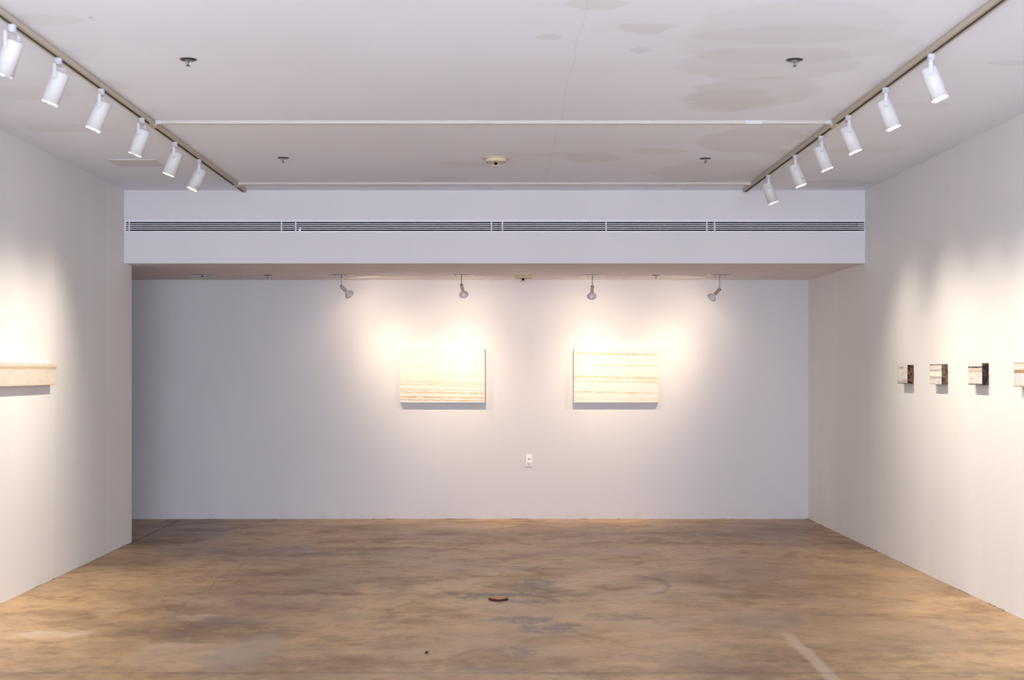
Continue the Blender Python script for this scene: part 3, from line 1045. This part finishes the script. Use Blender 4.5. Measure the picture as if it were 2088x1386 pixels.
BLK = [
    (10.866, 11.121, 1.411, 1.555, .055, 'small block painting farthest along the right wall, brown end marked with black',
     [(.120, .004, .008, (200, 180, 140), .9, None, None), (.122, .003, .006, (40, 22, 16), .9, .10, .20), (.016, .008, .012, (176, 164, 156), .8, None, None),
      (.004, .003, .008, (60, 36, 26), .9, None, None), (.026, .012, .01, (170, 160, 160), .7, None, .08)], (120, 84, 52), (12, 8, 8), .50),
    (10.047, 10.306, 1.413, 1.557, .052, 'small wooden block painting second farthest on the right wall, smoky grey-brown end',
     [(.139, .004, .012, (90, 60, 36), .9, None, None), (.100, .006, .010, (168, 160, 164), .9, None, None), (.048, .008, .012, (170, 164, 156), .9, None, None),
      (.074, .014, .01, (250, 236, 208), .8, None, None)], (134, 108, 86), (58, 40, 30), .48),
    (9.219, 9.473, 1.416, 1.559, .051, 'small block painting third farthest on the right wall, with a nearly black end',
     [(.116, .005, .010, (30, 18, 14), 1, None, None), (.094, .012, .012, (190, 172, 156), .8, None, None), (.02, .010, .02, (214, 206, 200), .7, None, None),
      (.004, .005, .008, (70, 40, 24), .9, None, None)], (104, 76, 56), (14, 9, 8), .42),
    (8.390, 8.640, 1.413, 1.558, .052, 'small block painting with a brown streak, cut off by the right edge of the photo',
     [(.141, .003, .005, (150, 110, 84), .8, None, None), (.092, .010, .016, (160, 124, 88), 1, None, None), (.062, .006, .012, (206, 206, 214), .8, None, None),
      (.004, .003, .006, (150, 104, 84), .9, None, None)], (110, 82, 60), (30, 18, 14), .5),
]
for k, (ya, yb, za, zb, th, lab, rows, lt, dk, amt) in enumerate(BLK):
    t = thing('block_painting', lab, 'painting', (XR, ya, za), 'small block paintings on the right wall')
    L, H = yb - ya, zb - za
    bm = bmesh.new(); box(bm, -th + .006, 0, 0, L, 0, H)
    obj('wooden_block', bm, block_wood(k, lt, dk, amt), t, bevel=.004)
    bm = bmesh.new(); box(bm, -th + .002, -th + .0068, -.0004, L, .0005, H - .0005)
    obj('painted_face', bm, block_face(k, rows), t, bevel=.0015)

# ------------------------------------------------------------ power outlet
t = thing('power_outlet', 'white duplex power outlet low on the back wall between the two canvases', 'power outlet', (.369, YB, .5375))
bm = bmesh.new(); box(bm, -.0355, .0355, -.0055, 0, 0, .1175); obj('cover_plate', bm, m_outlet, t, bevel=.002)
bm = bmesh.new(); lathe(bm, [(0, 0), (.0165, 0), (.0165, .0025), (0, .0025)], 32, Matrix.Translation((0, -.0052, .080)) @ Matrix.Rotation(R(90), 4, 'X'))
so = obj('socket', bm, m_outlet, t)
bm = bmesh.new()
box(bm, -.0085, -.0045, -.0085, -.0076, .081, .089); box(bm, .0035, .0075, -.0085, -.0076, .081, .089); box(bm, -.0022, .0022, -.0085, -.0076, .067, .075)
obj('slots', bm, plain('outlet_slot', (110, 70, 60), .6), so)
bm = bmesh.new(); lathe(bm, [(0, 0), (.0195, 0), (.0195, .009), (.0165, .012), (0, .012)], 32, Matrix.Translation((0, -.0052, .040)) @ Matrix.Rotation(R(90), 4, 'X'))
pc = obj('safety_cap', bm, m_outlet, t)
bm = bmesh.new(); box(bm, -.006, .006, -.0182, -.0170, .039, .043); obj('finger_tab', bm, plain('cap_tab', (190, 172, 150), .6), pc)

# ------------------------------------------------------------ things on the floor
x, y = fl(1016, 1222)
t = thing('floor_cap', 'worn brass floor box cap set in the concrete near the middle', 'floor cap', (x, y, 0))
bm = bmesh.new(); lathe(bm, [(0, .0003), (.068, .0003), (.067, .004), (.062, .0085), (0, .0085)], 40); obj('rim', bm, m_rust, t)
bm = bmesh.new(); lathe(bm, [(0, .008), (.052, .008), (.050, .0135), (.046, .015), (0, .015)], 40,  Matrix.Translation((0, .006, 0))); obj('cap', bm, m_brass, t)
x, y = fl(870, 1331.5)
bm = bmesh.new()
lathe(bm, [(0, 0), (.008, 0), (.010, .004), (.006, .010), (0, .012)], 7, smooth=False)
for v in bm.verts:
    v.co.x *= random.uniform(.8, 1.2); v.co.y *= random.uniform(.8, 1.3)
o = obj('debris_crumb', bm, plain('dark_debris', (34, 20, 16), .8), None, (x, y, 0)); tag(o, 'dark crumb of debris on the floor left of the floor cap', 'debris')
